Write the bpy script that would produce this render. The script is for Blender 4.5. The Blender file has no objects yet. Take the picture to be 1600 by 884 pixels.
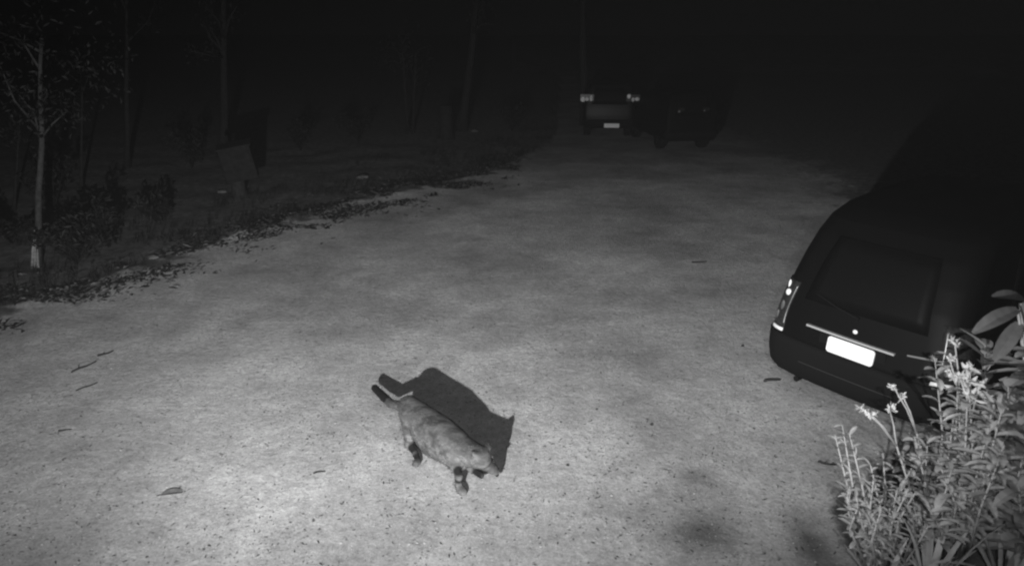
import bpy, bmesh, math, random
import numpy as np
from mathutils import Vector, Matrix, noise as mnoise

random.seed(7)
S = bpy.context.scene
COL = S.collection
R = math.radians

# ------------------------------------------------------------------ camera, night sky, lamps, exposure
H = 3.5                     # lens height above the yard
F = 1043.0                  # focal length in photo pixels (1600 wide)
PITCH = R(20.6)
CP, SP = math.cos(PITCH), math.sin(PITCH)

cam = bpy.data.cameras.new('camera')
cam.lens = 36.0 * F / 1600.0
cam.clip_start = 0.05
cam.clip_end = 2000
cam.dof.use_dof = True
cam.dof.focus_distance = 8.0
cam.dof.aperture_fstop = 1.3
camo = bpy.data.objects.new('camera', cam)
camo.location = (0, 0, H)
camo.rotation_euler = (R(90) - PITCH, 0, 0)
COL.objects.link(camo)
S.camera = camo

W = bpy.data.worlds.new('World')
S.world = W
W.use_nodes = True
W.node_tree.nodes['Background'].inputs['Color'].default_value = (1, 1, 1, 1)
W.node_tree.nodes['Background'].inputs['Strength'].default_value = 0.0005   # moonless night

S.view_settings.view_transform = 'Standard'
S.view_settings.look = 'None'
S.view_settings.exposure = 0
S.view_settings.gamma = 1
S.cycles.filter_width = 2.2
S.cycles.max_bounces = 6
S.cycles.volume_bounces = 0


def lamp(name, kind, loc, target, energy, size, **kw):
    l = bpy.data.lights.new(name, kind)
    l.energy = energy
    l.color = (1, 1, 1)
    l.shadow_soft_size = size
    for k, v in kw.items():
        setattr(l, k, v)
    o = bpy.data.objects.new(name, l)
    o.location = loc
    o.rotation_euler = (Vector(target) - Vector(loc)).to_track_quat('-Z', 'Y').to_euler()
    COL.objects.link(o)
    return o


# the floodlight on the wall below and left of the lens, and the lens's own weak ring of infrared diodes
fl = lamp('flood_lamp', 'SPOT', (-0.95, 0.0, 2.25), (-0.9, 12.6, 0.0), 3150, 0.03, spot_size=R(60), spot_blend=1.0)
fl.scale = (2.5, 1, 1)          # a wide, shallow beam
lamp('ring_lamp', 'SPOT', (0.3, -0.1, 3.75), (0.0, 6.0, 0.0), 290, 0.03, spot_size=R(130), spot_blend=1.0)


def direction(px, py):
    u, v = (px - 800) / F, (py - 442) / F
    return u, CP - v * SP, SP + v * CP


def gp(px, py, h=0.0):
    """world point at height h seen at photo pixel"""
    u, f, d = direction(px, py)
    t = (H - h) / d
    return Vector((u * t, f * t, h))


def at(px, py, Y):
    u, f, d = direction(px, py)
    t = Y / f
    return Vector((u * t, Y, H - d * t))


# ------------------------------------------------------------------ helpers
MATS = {}


def mat(name, albedo, rough=0.9, var=0.0, scale=8.0, bump=0.0, bscale=None, spec=0.3, coat=0.0, metal=0.0, trans=0.0):
    if name in MATS:
        return MATS[name]
    m = bpy.data.materials.new(name)
    m.use_nodes = True
    nt = m.node_tree
    b = nt.nodes['Principled BSDF']
    b.inputs['Roughness'].default_value = rough
    b.inputs['Specular IOR Level'].default_value = spec
    b.inputs['Coat Weight'].default_value = coat
    b.inputs['Metallic'].default_value = metal
    b.inputs['Base Color'].default_value = (albedo, albedo, albedo, 1)
    tc = nt.nodes.new('ShaderNodeTexCoord')
    if var > 0:
        n = nt.nodes.new('ShaderNodeTexNoise')
        n.inputs['Scale'].default_value = scale
        n.inputs['Detail'].default_value = 6
        n.inputs['Roughness'].default_value = 0.65
        nt.links.new(tc.outputs['Object'], n.inputs['Vector'])
        r = nt.nodes.new('ShaderNodeMapRange')
        r.inputs['From Min'].default_value = 0.3
        r.inputs['From Max'].default_value = 0.7
        r.inputs['To Min'].default_value = albedo * (1 - var)
        r.inputs['To Max'].default_value = albedo * (1 + var)
        nt.links.new(n.outputs['Fac'], r.inputs['Value'])
        nt.links.new(r.outputs['Result'], b.inputs['Base Color'])
    if bump > 0:
        n2 = nt.nodes.new('ShaderNodeTexNoise')
        n2.inputs['Scale'].default_value = bscale or scale
        n2.inputs['Detail'].default_value = 5
        nt.links.new(tc.outputs['Object'], n2.inputs['Vector'])
        bp = nt.nodes.new('ShaderNodeBump')
        bp.inputs['Strength'].default_value = bump
        bp.inputs['Distance'].default_value = 0.02
        nt.links.new(n2.outputs['Fac'], bp.inputs['Height'])
        nt.links.new(bp.outputs['Normal'], b.inputs['Normal'])
    if trans > 0:
        t = nt.nodes.new('ShaderNodeBsdfTranslucent')
        t.inputs['Color'].default_value = (albedo, albedo, albedo, 1)
        mx = nt.nodes.new('ShaderNodeMixShader')
        mx.inputs['Fac'].default_value = trans
        nt.links.new(b.outputs[0], mx.inputs[1])
        nt.links.new(t.outputs[0], mx.inputs[2])
        nt.links.new(mx.outputs[0], nt.nodes['Material Output'].inputs['Surface'])
    MATS[name] = m
    return m


class MB:
    def __init__(self):
        self.v, self.f = [], []

    def add(self, vs, fs):
        n = len(self.v)
        self.v += [tuple(p) for p in vs]
        self.f += [tuple(i + n for i in f) for f in fs]

    def box(self, c, s, rot=None):
        c = Vector(c)
        vs = []
        for dz in (-.5, .5):
            for dx, dy in ((-.5, -.5), (.5, -.5), (.5, .5), (-.5, .5)):
                p = Vector((dx * s[0], dy * s[1], dz * s[2]))
                if rot:
                    p = rot @ p
                vs.append(c + p)
        self.add(vs, [(3, 2, 1, 0), (4, 5, 6, 7), (0, 1, 5, 4), (1, 2, 6, 5), (2, 3, 7, 6), (3, 0, 4, 7)])

    def tube(self, pts, rads, n=8, wob=0.0):
        pts = [Vector(p) for p in pts]
        vs, fs = [], []
        up = None
        for i, p in enumerate(pts):
            a = pts[max(i - 1, 0)]
            b = pts[min(i + 1, len(pts) - 1)]
            t = (b - a).normalized()
            if up is None:
                ref = Vector((0, 0, 1)) if abs(t.z) < .9 else Vector((1, 0, 0))
                up = t.cross(ref).normalized()
            up = (up - t * up.dot(t)).normalized()
            w = t.cross(up)
            for k in range(n):
                an = 2 * math.pi * k / n
                r = rads[i] * (1 + wob * random.uniform(-1, 1))
                vs.append(p + up * math.cos(an) * r + w * math.sin(an) * r)
        for i in range(len(pts) - 1):
            for k in range(n):
                fs.append((i * n + k, i * n + (k + 1) % n, (i + 1) * n + (k + 1) % n, (i + 1) * n + k))
        fs.append(tuple(range(n - 1, -1, -1)))
        fs.append(tuple((len(pts) - 1) * n + k for k in range(n)))
        self.add(vs, fs)

    def ellip(self, c, r, rot=None, nu=14, nv=9):
        c = Vector(c)
        vs, fs = [], []
        for j in range(1, nv):
            th = math.pi * j / nv
            for i in range(nu):
                ph = 2 * math.pi * i / nu
                p = Vector((r[0] * math.sin(th) * math.cos(ph), r[1] * math.sin(th) * math.sin(ph), r[2] * math.cos(th)))
                vs.append(c + (rot @ p if rot else p))
        for tz in (1, -1):
            p = Vector((0, 0, r[2] * tz))
            vs.append(c + (rot @ p if rot else p))
        T, B = len(vs) - 2, len(vs) - 1
        for j in range(nv - 2):
            for i in range(nu):
                fs.append((j * nu + i, (j + 1) * nu + i, (j + 1) * nu + (i + 1) % nu, j * nu + (i + 1) % nu))
        for i in range(nu):
            fs.append((T, i, (i + 1) % nu))
            fs.append((B, (nv - 2) * nu + (i + 1) % nu, (nv - 2) * nu + i))
        self.add(vs, fs)

    def stone(self, c, r, flat=0.6):
        # an uneven little stone: a squashed, jittered octahedron with a split belt
        c = Vector(c)
        a0 = random.random() * 6.28
        n = 6
        vs = []
        for lvl, (rr, zz) in enumerate(((1.0, -.25), (.8, .55))):
            for k in range(n):
                a = a0 + 6.283 * k / n + random.uniform(-.2, .2)
                q = rr * random.uniform(.7, 1.15)
                vs.append(c + Vector((math.cos(a) * q * r, math.sin(a) * q * r * .8, zz * r * flat + random.uniform(-.1, .1) * r)))
        vs.append(c + Vector((0, 0, r * flat)))
        fs = [(k, (k + 1) % n, n + (k + 1) % n, n + k) for k in range(n)]
        fs += [(n + k, n + (k + 1) % n, 2 * n) for k in range(n)]
        self.add(vs, fs)

    def leaf(self, base, d, up, L, w, bend=0.3, seg=4, tip=0.0, fold=0.15, shape='lance'):
        d = Vector(d).normalized()
        up = Vector(up)
        side = d.cross(up)
        if side.length < 1e-4:
            side = d.cross(Vector((1, .3, 0)))
        side.normalize()
        up = side.cross(d).normalized()
        p = Vector(base)
        vs, fs = [], []
        cur = d.copy()
        for i in range(seg + 1):
            t = i / seg
            if shape == 'lance':
                ww = w * (math.sin(math.pi * min(1, (t * .92 + .08))) ** .8)
            elif shape == 'strap':
                ww = w * (1 - t ** 3) * (0.7 + .6 * t * (1 - t) * 2)
            else:
                ww = w * math.sin(math.pi * (t * .9 + .07)) ** .6
            n = side.cross(cur).normalized()
            vs += [p - side * ww / 2 + n * ww * fold, p.copy(), p + side * ww / 2 + n * ww * fold]
            p = p + cur * (L / seg)
            cur = (cur - up * bend / seg - Vector((0, 0, abs(bend) * .4 / seg))).normalized()
        for i in range(seg):
            a = i * 3
            fs += [(a, a + 1, a + 4, a + 3), (a + 1, a + 2, a + 5, a + 4)]
        self.add(vs, fs)

    def build(self, name, m, parent=None, smooth=False):
        me = bpy.data.meshes.new(name)
        me.from_pydata(self.v, [], self.f)
        me.update()
        if smooth:
            for p in me.polygons:
                p.use_smooth = True
        o = bpy.data.objects.new(name, me)
        me.materials.append(m)
        COL.objects.link(o)
        if parent:
            o.parent = parent
        return o


def tag(o, label=None, cat=None, group=None, kind=None):
    if label:
        o['label'] = label
    if cat:
        o['category'] = cat
    if group:
        o['group'] = group
    if kind:
        o['kind'] = kind
    return o


def empty(name, loc=(0, 0, 0), rz=0.0):
    o = bpy.data.objects.new(name, None)
    o.location = loc
    o.rotation_euler = (0, 0, rz)
    o.empty_display_size = .2
    COL.objects.link(o)
    return o


# ------------------------------------------------------------------ ground: one sheet, yard of gravel with a littered bed behind it
EDGE_PX = [(-500, 620), (-200, 545), (0, 492), (100, 462), (200, 428), (300, 395), (400, 362), (500, 332), (600, 308), (700, 288), (780, 266), (840, 238), (870, 214)]
EDGE = [gp(x, y) for x, y in EDGE_PX]


def edge_y(x):
    """y of the yard's far left border at world x (beyond it lies the bed)"""
    e = EDGE
    if x <= e[0].x:
        return e[0].y
    for a, b in zip(e, e[1:]):
        if a.x <= x <= b.x:
            t = (x - a.x) / (b.x - a.x)
            return a.y + t * (b.y - a.y)
    return e[-1].y + (x - e[-1].x) * 14


def sm(a, b, x):
    t = max(0, min(1, (x - a) / (b - a)))
    return t * t * (3 - 2 * t)


STAINS = [(gp(1100, 832), .34, .27, 1.0), (gp(1088, 747), .17, .12, .6), (gp(1010, 810), .5, .22, .25), (gp(1268, 850), .17, .36, 1.0)]


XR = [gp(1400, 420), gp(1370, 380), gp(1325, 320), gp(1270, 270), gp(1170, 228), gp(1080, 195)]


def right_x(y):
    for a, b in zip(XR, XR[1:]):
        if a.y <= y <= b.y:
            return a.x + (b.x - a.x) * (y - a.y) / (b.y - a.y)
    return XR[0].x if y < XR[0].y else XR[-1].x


def bed_shade_at(x, y):
    ey = edge_y(x)
    n = mnoise.noise(Vector((x * 1.3, y * 1.3, 3.1))) * .9 + mnoise.noise(Vector((x * 3.6, y * 3.6, 8.1))) * .7 + mnoise.noise(Vector((x * .45, y * .45, 1.1))) * .5
    b = sm(-1.0, 1.0, y - ey + n * 1.15)
    if y > XR[0].y - 1.5:                               # shade painted on the ground behind the parked car, blurring its shadow edge
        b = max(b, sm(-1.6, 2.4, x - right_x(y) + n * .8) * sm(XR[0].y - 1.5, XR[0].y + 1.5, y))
    p = gp(1480, 850)                                   # the planted bed under the bushes in the near right corner
    b2 = sm(1.2, .75, math.hypot((x - p.x) / .85, (y - p.y) / .8) + n * .6)
    return b, b2


def ground_z(x, y):
    z = .012 * mnoise.noise(Vector((x * .7, y * .7, 0))) + .008 * mnoise.noise(Vector((x * 2.6, y * 2.6, 5)))
    if 0 < y < 40 and -30 < x < 20:
        d = y - edge_y(x)
        z += .05 * math.exp(-((d - .25) / .35) ** 2) * (.6 + .8 * mnoise.noise(Vector((x * 1.7, y * 1.7, 9))))
        if d > 0:
            z += .06 * mnoise.noise(Vector((x * .9, y * .9, 2))) * sm(0, 1, d)
    return z


def axis(lo, hi, step, far):
    a = list(np.arange(lo, hi + 1e-6, step))
    s, p, q = step, lo, hi
    left, right = [], []
    while p > -far:
        s *= 1.35
        p -= s
        left.append(p)
    s = step
    while q < far:
        s *= 1.35
        q += s
        right.append(q)
    return left[::-1] + a + right


gx = axis(-10.5, 8.0, .075, 600)
gy = axis(2.2, 21.0, .075, 600)
vs, bed, st = [], [], []
for y in gy:
    for x in gx:
        vs.append((x, y, ground_z(x, y)))
        b1, b2 = bed_shade_at(x, y) if (-40 < x < 40 and 0 < y < 60) else ((1.0, 0) if y > 0 and x < 0 else (0.3, 0))
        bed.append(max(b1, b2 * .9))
        s = 0
        for c, rx, ry, k in STAINS:
            r = math.hypot((x - c.x) / rx, (y - c.y) / ry)
            if r < 2:
                s = max(s, k * math.exp(-r * r * 1.2))
        st.append(s)
nx = len(gx)
fs = [(j * nx + i, j * nx + i + 1, (j + 1) * nx + i + 1, (j + 1) * nx + i) for j in range(len(gy) - 1) for i in range(nx - 1)]
me = bpy.data.meshes.new('ground')
me.from_pydata(vs, [], fs)
for nm, data in (('bed', bed), ('stain', st)):
    a = me.attributes.new(nm, 'FLOAT', 'POINT')
    a.data.foreach_set('value', data)
for p in me.polygons:
    p.use_smooth = True
ground = bpy.data.objects.new('ground', me)
COL.objects.link(ground)
ground['kind'] = 'structure'


def ground_material():
    m = bpy.data.materials.new('gravel_ground')
    m.use_nodes = True
    nt = m.node_tree
    N, L = nt.nodes, nt.links
    b = N['Principled BSDF']
    b.inputs['Roughness'].default_value = .95
    b.inputs['Specular IOR Level'].default_value = .1
    b.inputs['Diffuse Roughness'].default_value = 1.0
    tc = N.new('ShaderNodeTexCoord')

    def noise(scale, detail, rough=.6, vec=None):
        n = N.new('ShaderNodeTexNoise')
        n.inputs['Scale'].default_value = scale
        n.inputs['Detail'].default_value = detail
        n.inputs['Roughness'].default_value = rough
        L.new(vec or tc.outputs['Object'], n.inputs['Vector'])
        return n.outputs['Fac']

    def rng(v, a, b_, c, d, smooth=False):
        r = N.new('ShaderNodeMapRange')
        if smooth:
            r.interpolation_type = 'SMOOTHSTEP'
        for k, x in zip(('From Min', 'From Max', 'To Min', 'To Max'), (a, b_, c, d)):
            r.inputs[k].default_value = x
        L.new(v, r.inputs['Value'])
        return r.outputs['Result']

    def mul(a, b_):
        x = N.new('ShaderNodeMath')
        x.operation = 'MULTIPLY'
        L.new(a, x.inputs[0])
        if isinstance(b_, float):
            x.inputs[1].default_value = b_
        else:
            L.new(b_, x.inputs[1])
        return x.outputs[0]

    big = rng(noise(.55, 4), .34, .66, .68, 1.26)
    mid = rng(noise(2.7, 6, .7), .3, .7, .80, 1.16)
    fine = rng(noise(46, 4, .75), .3, .7, .72, 1.24)
    mp = N.new('ShaderNodeMapping')                    # faint wheel-drag streaks along the drive
    mp.inputs['Rotation'].default_value = (0, 0, R(-28))
    mp.inputs['Scale'].default_value = (.8, 5.0, 1)
    L.new(tc.outputs['Object'], mp.inputs['Vector'])
    streak = rng(noise(1.6, 5, .6, mp.outputs['Vector']), .35, .65, .96, 1.03)
    g = mul(mul(mul(mul(big, mid), fine), streak), .30)
    g = mul(g, rng(noise(13, 5, .7), .3, .7, .78, 1.2))
    sep = N.new('ShaderNodeSeparateXYZ')               # lamp falloff painted into the colour: yard darkens towards the back
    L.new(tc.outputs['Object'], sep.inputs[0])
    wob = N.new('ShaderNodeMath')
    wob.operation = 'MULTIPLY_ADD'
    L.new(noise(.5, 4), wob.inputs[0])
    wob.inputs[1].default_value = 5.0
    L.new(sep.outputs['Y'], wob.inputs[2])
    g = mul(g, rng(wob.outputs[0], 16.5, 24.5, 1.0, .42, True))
    vor = N.new('ShaderNodeTexVoronoi')                # dark grit
    vor.inputs['Scale'].default_value = 21
    L.new(tc.outputs['Object'], vor.inputs['Vector'])
    spots = rng(vor.outputs['Distance'], .12, .24, .30, 1.0)
    patch = rng(noise(1.1, 4, .7), .44, .60, 0.0, 1.0)
    vor2 = N.new('ShaderNodeTexVoronoi')               # pale chips, clustered in other places
    vor2.inputs['Scale'].default_value = 27
    L.new(tc.outputs['Object'], vor2.inputs['Vector'])
    chips = rng(vor2.outputs['Distance'], .12, .24, 1.55, 1.0)
    mxc = N.new('ShaderNodeMix')
    mxc.inputs[2].default_value = 1.0
    L.new(rng(noise(1.4, 5, .7), .50, .60, 0.0, 1.0), mxc.inputs[0])
    L.new(chips, mxc.inputs[3])
    g = mul(g, mxc.outputs[0])
    mx = N.new('ShaderNodeMix')
    mx.inputs[2].default_value = 1.0
    L.new(patch, mx.inputs[0])
    L.new(spots, mx.inputs[3])
    g = mul(g, mx.outputs[0])
    sat = N.new('ShaderNodeAttribute')
    sat.attribute_name = 'stain'
    g = mul(g, rng(sat.outputs['Fac'], 0, 1, 1.0, .26))
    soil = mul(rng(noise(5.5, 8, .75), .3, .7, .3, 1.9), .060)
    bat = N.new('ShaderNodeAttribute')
    bat.attribute_name = 'bed'  # littered and planted beds, plus the shade painted behind the parked car
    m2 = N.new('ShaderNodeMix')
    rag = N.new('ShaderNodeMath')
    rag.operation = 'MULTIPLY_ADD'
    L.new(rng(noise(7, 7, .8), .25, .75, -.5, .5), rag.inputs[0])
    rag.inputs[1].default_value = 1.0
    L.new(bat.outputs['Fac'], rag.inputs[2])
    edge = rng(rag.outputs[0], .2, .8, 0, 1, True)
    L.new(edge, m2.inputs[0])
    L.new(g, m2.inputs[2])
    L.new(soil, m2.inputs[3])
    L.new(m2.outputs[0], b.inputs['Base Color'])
    bp = N.new('ShaderNodeBump')
    bp.inputs['Strength'].default_value = .8
    bp.inputs['Distance'].default_value = .035
    L.new(noise(14, 9, .72), bp.inputs['Height'])
    L.new(bp.outputs['Normal'], b.inputs['Normal'])
    return m


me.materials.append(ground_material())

# ------------------------------------------------------------------ thin haze added to lift the blacks, lit by the lamps' beam
hz = MB()
hz.box((-2, 45, 18), (160, 130, 44))
hm = bpy.data.materials.new('haze')
hm.use_nodes = True
nt = hm.node_tree
nt.nodes.remove(nt.nodes['Principled BSDF'])
pv = nt.nodes.new('ShaderNodeVolumePrincipled')
pv.inputs['Color'].default_value = (.9, .9, .9, 1)
pv.inputs['Density'].default_value = .00105
nt.links.new(pv.outputs[0], nt.nodes['Material Output'].inputs['Volume'])
haze = hz.build('haze', hm)
tag(haze, kind='stuff')

# ------------------------------------------------------------------ vehicles
PAINT = mat('black_paint', .0035, .5, spec=.06)
PAINT2 = mat('dark_paint', .0038, .45, spec=.2)
GLASS = mat('dark_glass', .0034, .5, spec=.05)
TRIMB = mat('black_plastic', .006, .75, spec=.1)
CHROME = mat('bright_trim', .5, .4, spec=.5, metal=.3)
PLATE = mat('pale_plate', .9, .6)
LENS = mat('lamp_lens', .025, .25, var=.7, scale=60, spec=.3)
REFLECT = mat('lamp_reflector', .88, .4, spec=.5)
REFLECT2 = mat('far_lamp_reflector', .9, .35, var=.5, scale=14)
TYRE = mat('tyre_rubber', .005, .9)
RIM = mat('wheel_rim', .02, .5, metal=.3)


def lerp_table(tab, z):
    if z <= tab[0][0]:
        return tab[0][1:]
    for a, b in zip(tab, tab[1:]):
        if a[0] <= z <= b[0]:
            t = (z - a[0]) / (b[0] - a[0])
            return [p + (q - p) * t for p, q in zip(a[1:], b[1:])]
    return tab[-1][1:]


NC, NR, NS = 7, 12, 22         # points per corner, per end, per side


def outline(y0, y1, w, r0, r1):
    """plan outline, from the rear right, over the rear to the left, forward, and round the front"""
    pts = []
    for i in range(NR):                                # rear, right to left
        t = i / NR
        x = (w - r0) * (1 - 2 * t)
        pts.append((x, y0 - .035 * (1 - (x / max(w, .01)) ** 2)))
    for i in range(NC):
        a = math.pi / 2 * i / NC
        pts.append((-(w - r0) - r0 * math.sin(a), y0 + r0 - r0 * math.cos(a)))
    for i in range(NS):
        t = i / NS
        pts.append((-w, y0 + r0 + (y1 - r1 - y0 - r0) * t))
    for i in range(NC):
        a = math.pi / 2 * i / NC
        pts.append((-w + r1 - r1 * math.cos(a), y1 - r1 + r1 * math.sin(a)))
    for i in range(NR):
        t = i / NR
        pts.append(((-(w - r1)) * (1 - 2 * t), y1))
    for i in range(NC):
        a = math.pi / 2 * i / NC
        pts.append(((w - r1) + r1 * math.sin(a), y1 - r1 + r1 * math.cos(a)))
    for i in range(NS):
        t = i / NS
        pts.append((w, y1 - r1 + (y0 + r0 - y1 + r1) * t))
    for i in range(NC):
        a = math.pi / 2 * i / NC
        pts.append((w - r0 + r0 * math.cos(a), y0 + r0 - r0 * math.sin(a)))
    return pts


NP = 4 * NC + 2 * NR + 2 * NS


def surf(tab, z, k, off=0.0):
    o = outline(*lerp_table(tab, z))
    p, a, b = o[k % NP], o[(k - 1) % NP], o[(k + 1) % NP]
    tx, ty = b[0] - a[0], b[1] - a[1]
    l = math.hypot(tx, ty) or 1
    return Vector((p[0] + ty / l * -off * -1 * -1, p[1] + tx / l * off, z)) if False else Vector((p[0] + (ty / l) * off * -1, p[1] + (tx / l) * off, z))


def patch(tab, zs, ks, off, thick=.02):
    """a closed piece of the body's own surface lying off metres proud of it"""
    mb = MB()
    A = [[surf(tab, z, k, off) for k in ks] for z in zs]
    B = [[surf(tab, z, k, off - thick) for k in ks] for z in zs]
    n, m = len(ks), len(zs)
    vs = [p for r in A for p in r] + [p for r in B for p in r]
    o = n * m
    fs = []
    for j in range(m - 1):
        for i in range(n - 1):
            q = (j * n + i, j * n + i + 1, (j + 1) * n + i + 1, (j + 1) * n + i)
            fs += [q, tuple(o + t for t in q[::-1])]
    rim = [i for i in range(n)] + [j * n + n - 1 for j in range(1, m)] + [(m - 1) * n + i for i in range(n - 2, -1, -1)] + [j * n for j in range(m - 2, 0, -1)]
    for a, b in zip(rim, rim[1:] + rim[:1]):
        fs.append((b, a, o + a, o + b))
    mb.add(vs, fs)
    return mb


def zr(a, b, n):
    return [a + (b - a) * i / n for i in range(n + 1)]


def loft(tab, zs):
    mb = MB()
    rings = [[surf(tab, z, k) for k in range(NP)] for z in zs]
    vs = [p for r in rings for p in r]
    fs = [(j * NP + k, j * NP + (k + 1) % NP, (j + 1) * NP + (k + 1) % NP, (j + 1) * NP + k) for j in range(len(zs) - 1) for k in range(NP)]
    fs = [f[::-1] for f in fs]
    fs.append(tuple(range(NP)))
    fs.append(tuple((len(zs) - 1) * NP + k for k in range(NP))[::-1])
    mb.add(vs, fs)
    return mb


REAR_L0, CORN_L = NR, NR + NC          # index where the rear-left corner starts and ends
SIDE_L = NR + NC + NS


def wheels(root, w, y_rear, y_front, r=.35, tw=.22):
    for y in (y_rear, y_front):
        for s in (-1, 1):
            t = MB()
            xo = s * (w + .006)
            xi = s * (w - tw)
            n = 24
            prof = [(xi, r * .6), (xi, r * .93), (xi + s * .03, r), (xo - s * .03, r), (xo, r * .93), (xo, r * .66), (xo - s * .02, r * .62)]
            vs = [(x, y + q * math.cos(2 * math.pi * k / n), r + q * math.sin(2 * math.pi * k / n)) for x, q in prof for k in range(n)]
            fs = [(i * n + k, i * n + (k + 1) % n, (i + 1) * n + (k + 1) % n, (i + 1) * n + k) for i in range(len(prof) - 1) for k in range(n)]
            t.add(vs, fs)
            wh = t.build('wheel', TYRE, root, True)
            rm = MB()
            for k in range(5):
                a = 2 * math.pi * k / 5
                rm.box((xo - s * .03, y + math.cos(a) * r * .32, r + math.sin(a) * r * .32), (.025, r * .62, .06), Matrix.Rotation(a, 3, 'X'))
            rm.box((xo - s * .028, y, r), (.03, .12, .12))
            rm.build('rim', RIM, wh)


# near vehicle: tall black five-door with upright tail lamps; local x right, y forward, rear bumper at y = 0
SUV = [  # z, y0, y1, half width, rear corner radius, front corner radius
    (.30, .16, 4.25, .76, .22, .30), (.36, .05, 4.32, .815, .20, .34), (.55, .02, 4.36, .835, .18, .36), (.74, .03, 4.34, .84, .17, .36),
    (.90, .07, 4.22, .84, .16, .34), (.98, .09, 3.95, .835, .16, .30), (1.02, .10, 3.32, .83, .16, .25), (1.10, .12, 3.22, .82, .16, .25),
    (1.30, .18, 3.10, .79, .17, .25), (1.50, .27, 3.02, .765, .18, .25), (1.70, .38, 2.94, .735, .2, .25), (1.84, .50, 2.86, .705, .22, .3),
    (1.94, .70, 2.74, .66, .24, .3), (2.01, 1.0, 2.58, .58, .28, .3), (2.05, 1.4, 2.3, .40, .25, .25)]
pL, pR = gp(1221, 518, .75), gp(1451, 602, .75)
rv = (pR - pL)
rv.z = 0
rot_suv = math.atan2(rv.y, rv.x)
mid = (pL + pR) / 2
suv = empty('parked_car', (mid.x, mid.y, 0), rot_suv)
tag(suv, 'black tall family car parked at the right with a bright blank number plate', 'car')
SUVZ = sorted(set([r[0] for r in SUV] + zr(.3, 2.01, 30)))
body = loft(SUV, SUVZ).build('body', PAINT, suv, True)
rear_k = list(range(1, NR))
rw = patch(SUV, zr(1.12, 1.72, 5), rear_k, .005).build('rear_window', GLASS, suv, True)
w_ = MB()
w_.tube([surf(SUV, 1.10, NR // 2, .03), surf(SUV, 1.14, NR // 2 + 2, .03), surf(SUV, 1.2, NR // 2 + 4, .03)], [.012, .009, .006], 6)
w_.build('wiper', TRIMB, suv)
# doors' side glass, left and right
for k0 in (SIDE_L - NS, SIDE_L + 2 * NC + NR):
    for a, b in ((4, 9), (10, 15)):
        patch(SUV, zr(1.06, 1.66, 4), range(k0 + a, k0 + b + 1), .005).build('side_window', GLASS, suv, True)
# bumper wraps the rear; the seam shows as a fine pale line
bk = [k % NP for k in range(NP - NC - 3, NP)] + list(range(0, CORN_L + 4))
bump = patch(SUV, zr(.34, .73, 6), bk, .035, .06).build('bumper', TRIMB, suv, True)
sm_ = MB()
for k0, k1 in ((2, NR - 2),):
    sm_.tube([surf(SUV, .535, k, .036) for k in range(k0, k1 + 1)], [.004] * (k1 - k0 + 1), 6)
sm_.build('bumper_seam', mat('worn_seam', .03, .5), bump)
# tail lamps: corner pieces from bumper top to shoulder, each with inner reflectors
for side in (0, 1):
    ks = list(range(REAR_L0 - 0, CORN_L + 2)) if side == 0 else [k % NP for k in range(NP - NC - 1, NP + 1)]
    tl = patch(SUV, zr(.775, 1.24, 8), ks, .012).build('tail_lamp', LENS, suv, True)
    inner = ks[1:5] if side == 0 else ks[-5:-1]
    patch(SUV, zr(.757, .785, 1), ks[:5] if side == 0 else ks[-5:], .028, .02).build('reflector', REFLECT, tl, True)
    if not side:
        g = MB()
        g.ellip(surf(SUV, 1.12, inner[1], .012), (.028, .02, .035))
        g.ellip(surf(SUV, 1.185, inner[2], .012), (.014, .012, .05))
        g.build('bulb_reflector', REFLECT, tl, True)
    else:
        g = MB()
        g.ellip(surf(SUV, .90, inner[2], .014), (.028, .016, .022))
        g.ellip(surf(SUV, .86, inner[1], .014), (.03, .016, .014))
        g.build('bulb_reflector', REFLECT, tl, True)
    g = MB()
    g.ellip(surf(SUV, .98, inner[1], .012), (.02, .012, .06))
    g.ellip(surf(SUV, .88, inner[2], .012), (.016, .012, .05))
    g.build('lens_insert', mat('lens_grey', .09, .4), tl, True)
# bright strip above the plate, badge, plate and its recess
n_ = 9
st_ = MB()
sp = [surf(SUV, .885, 1, .03).lerp(surf(SUV, .885, NR - 1, .03), i / 20) for i in range(21)]
strip_x = [(-.44 + .80 * i / 16) for i in range(17)]
for i, x in enumerate(strip_x[:-1]):
    x2 = strip_x[i + 1]
    y = lambda q: .055 - .035 * (1 - (q / .84) ** 2) - .0
    st_.box(((x + x2) / 2, y((x + x2) / 2) - .008, .905), (x2 - x + .002, .03, .018))
st_.build('trim_strip', CHROME, suv)


def rounded_slab(w, h, r, t):
    pts = []
    for cx, cz, a0 in ((w / 2 - r, h / 2 - r, 0), (-w / 2 + r, h / 2 - r, 90), (-w / 2 + r, -h / 2 + r, 180), (w / 2 - r, -h / 2 + r, 270)):
        for i in range(6):
            a = R(a0 + 90 * i / 5)
            pts.append((cx + r * math.cos(a), cz + r * math.sin(a)))
    n = len(pts)
    mb = MB()
    vs = [(x, -t / 2, z) for x, z in pts] + [(x, t / 2, z) for x, z in pts]
    mb.add(vs, [tuple(range(n))[::-1], tuple(range(n, 2 * n))] + [(i, (i + 1) % n, n + (i + 1) % n, n + i)[::-1] for i in range(n)])
    return mb


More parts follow.
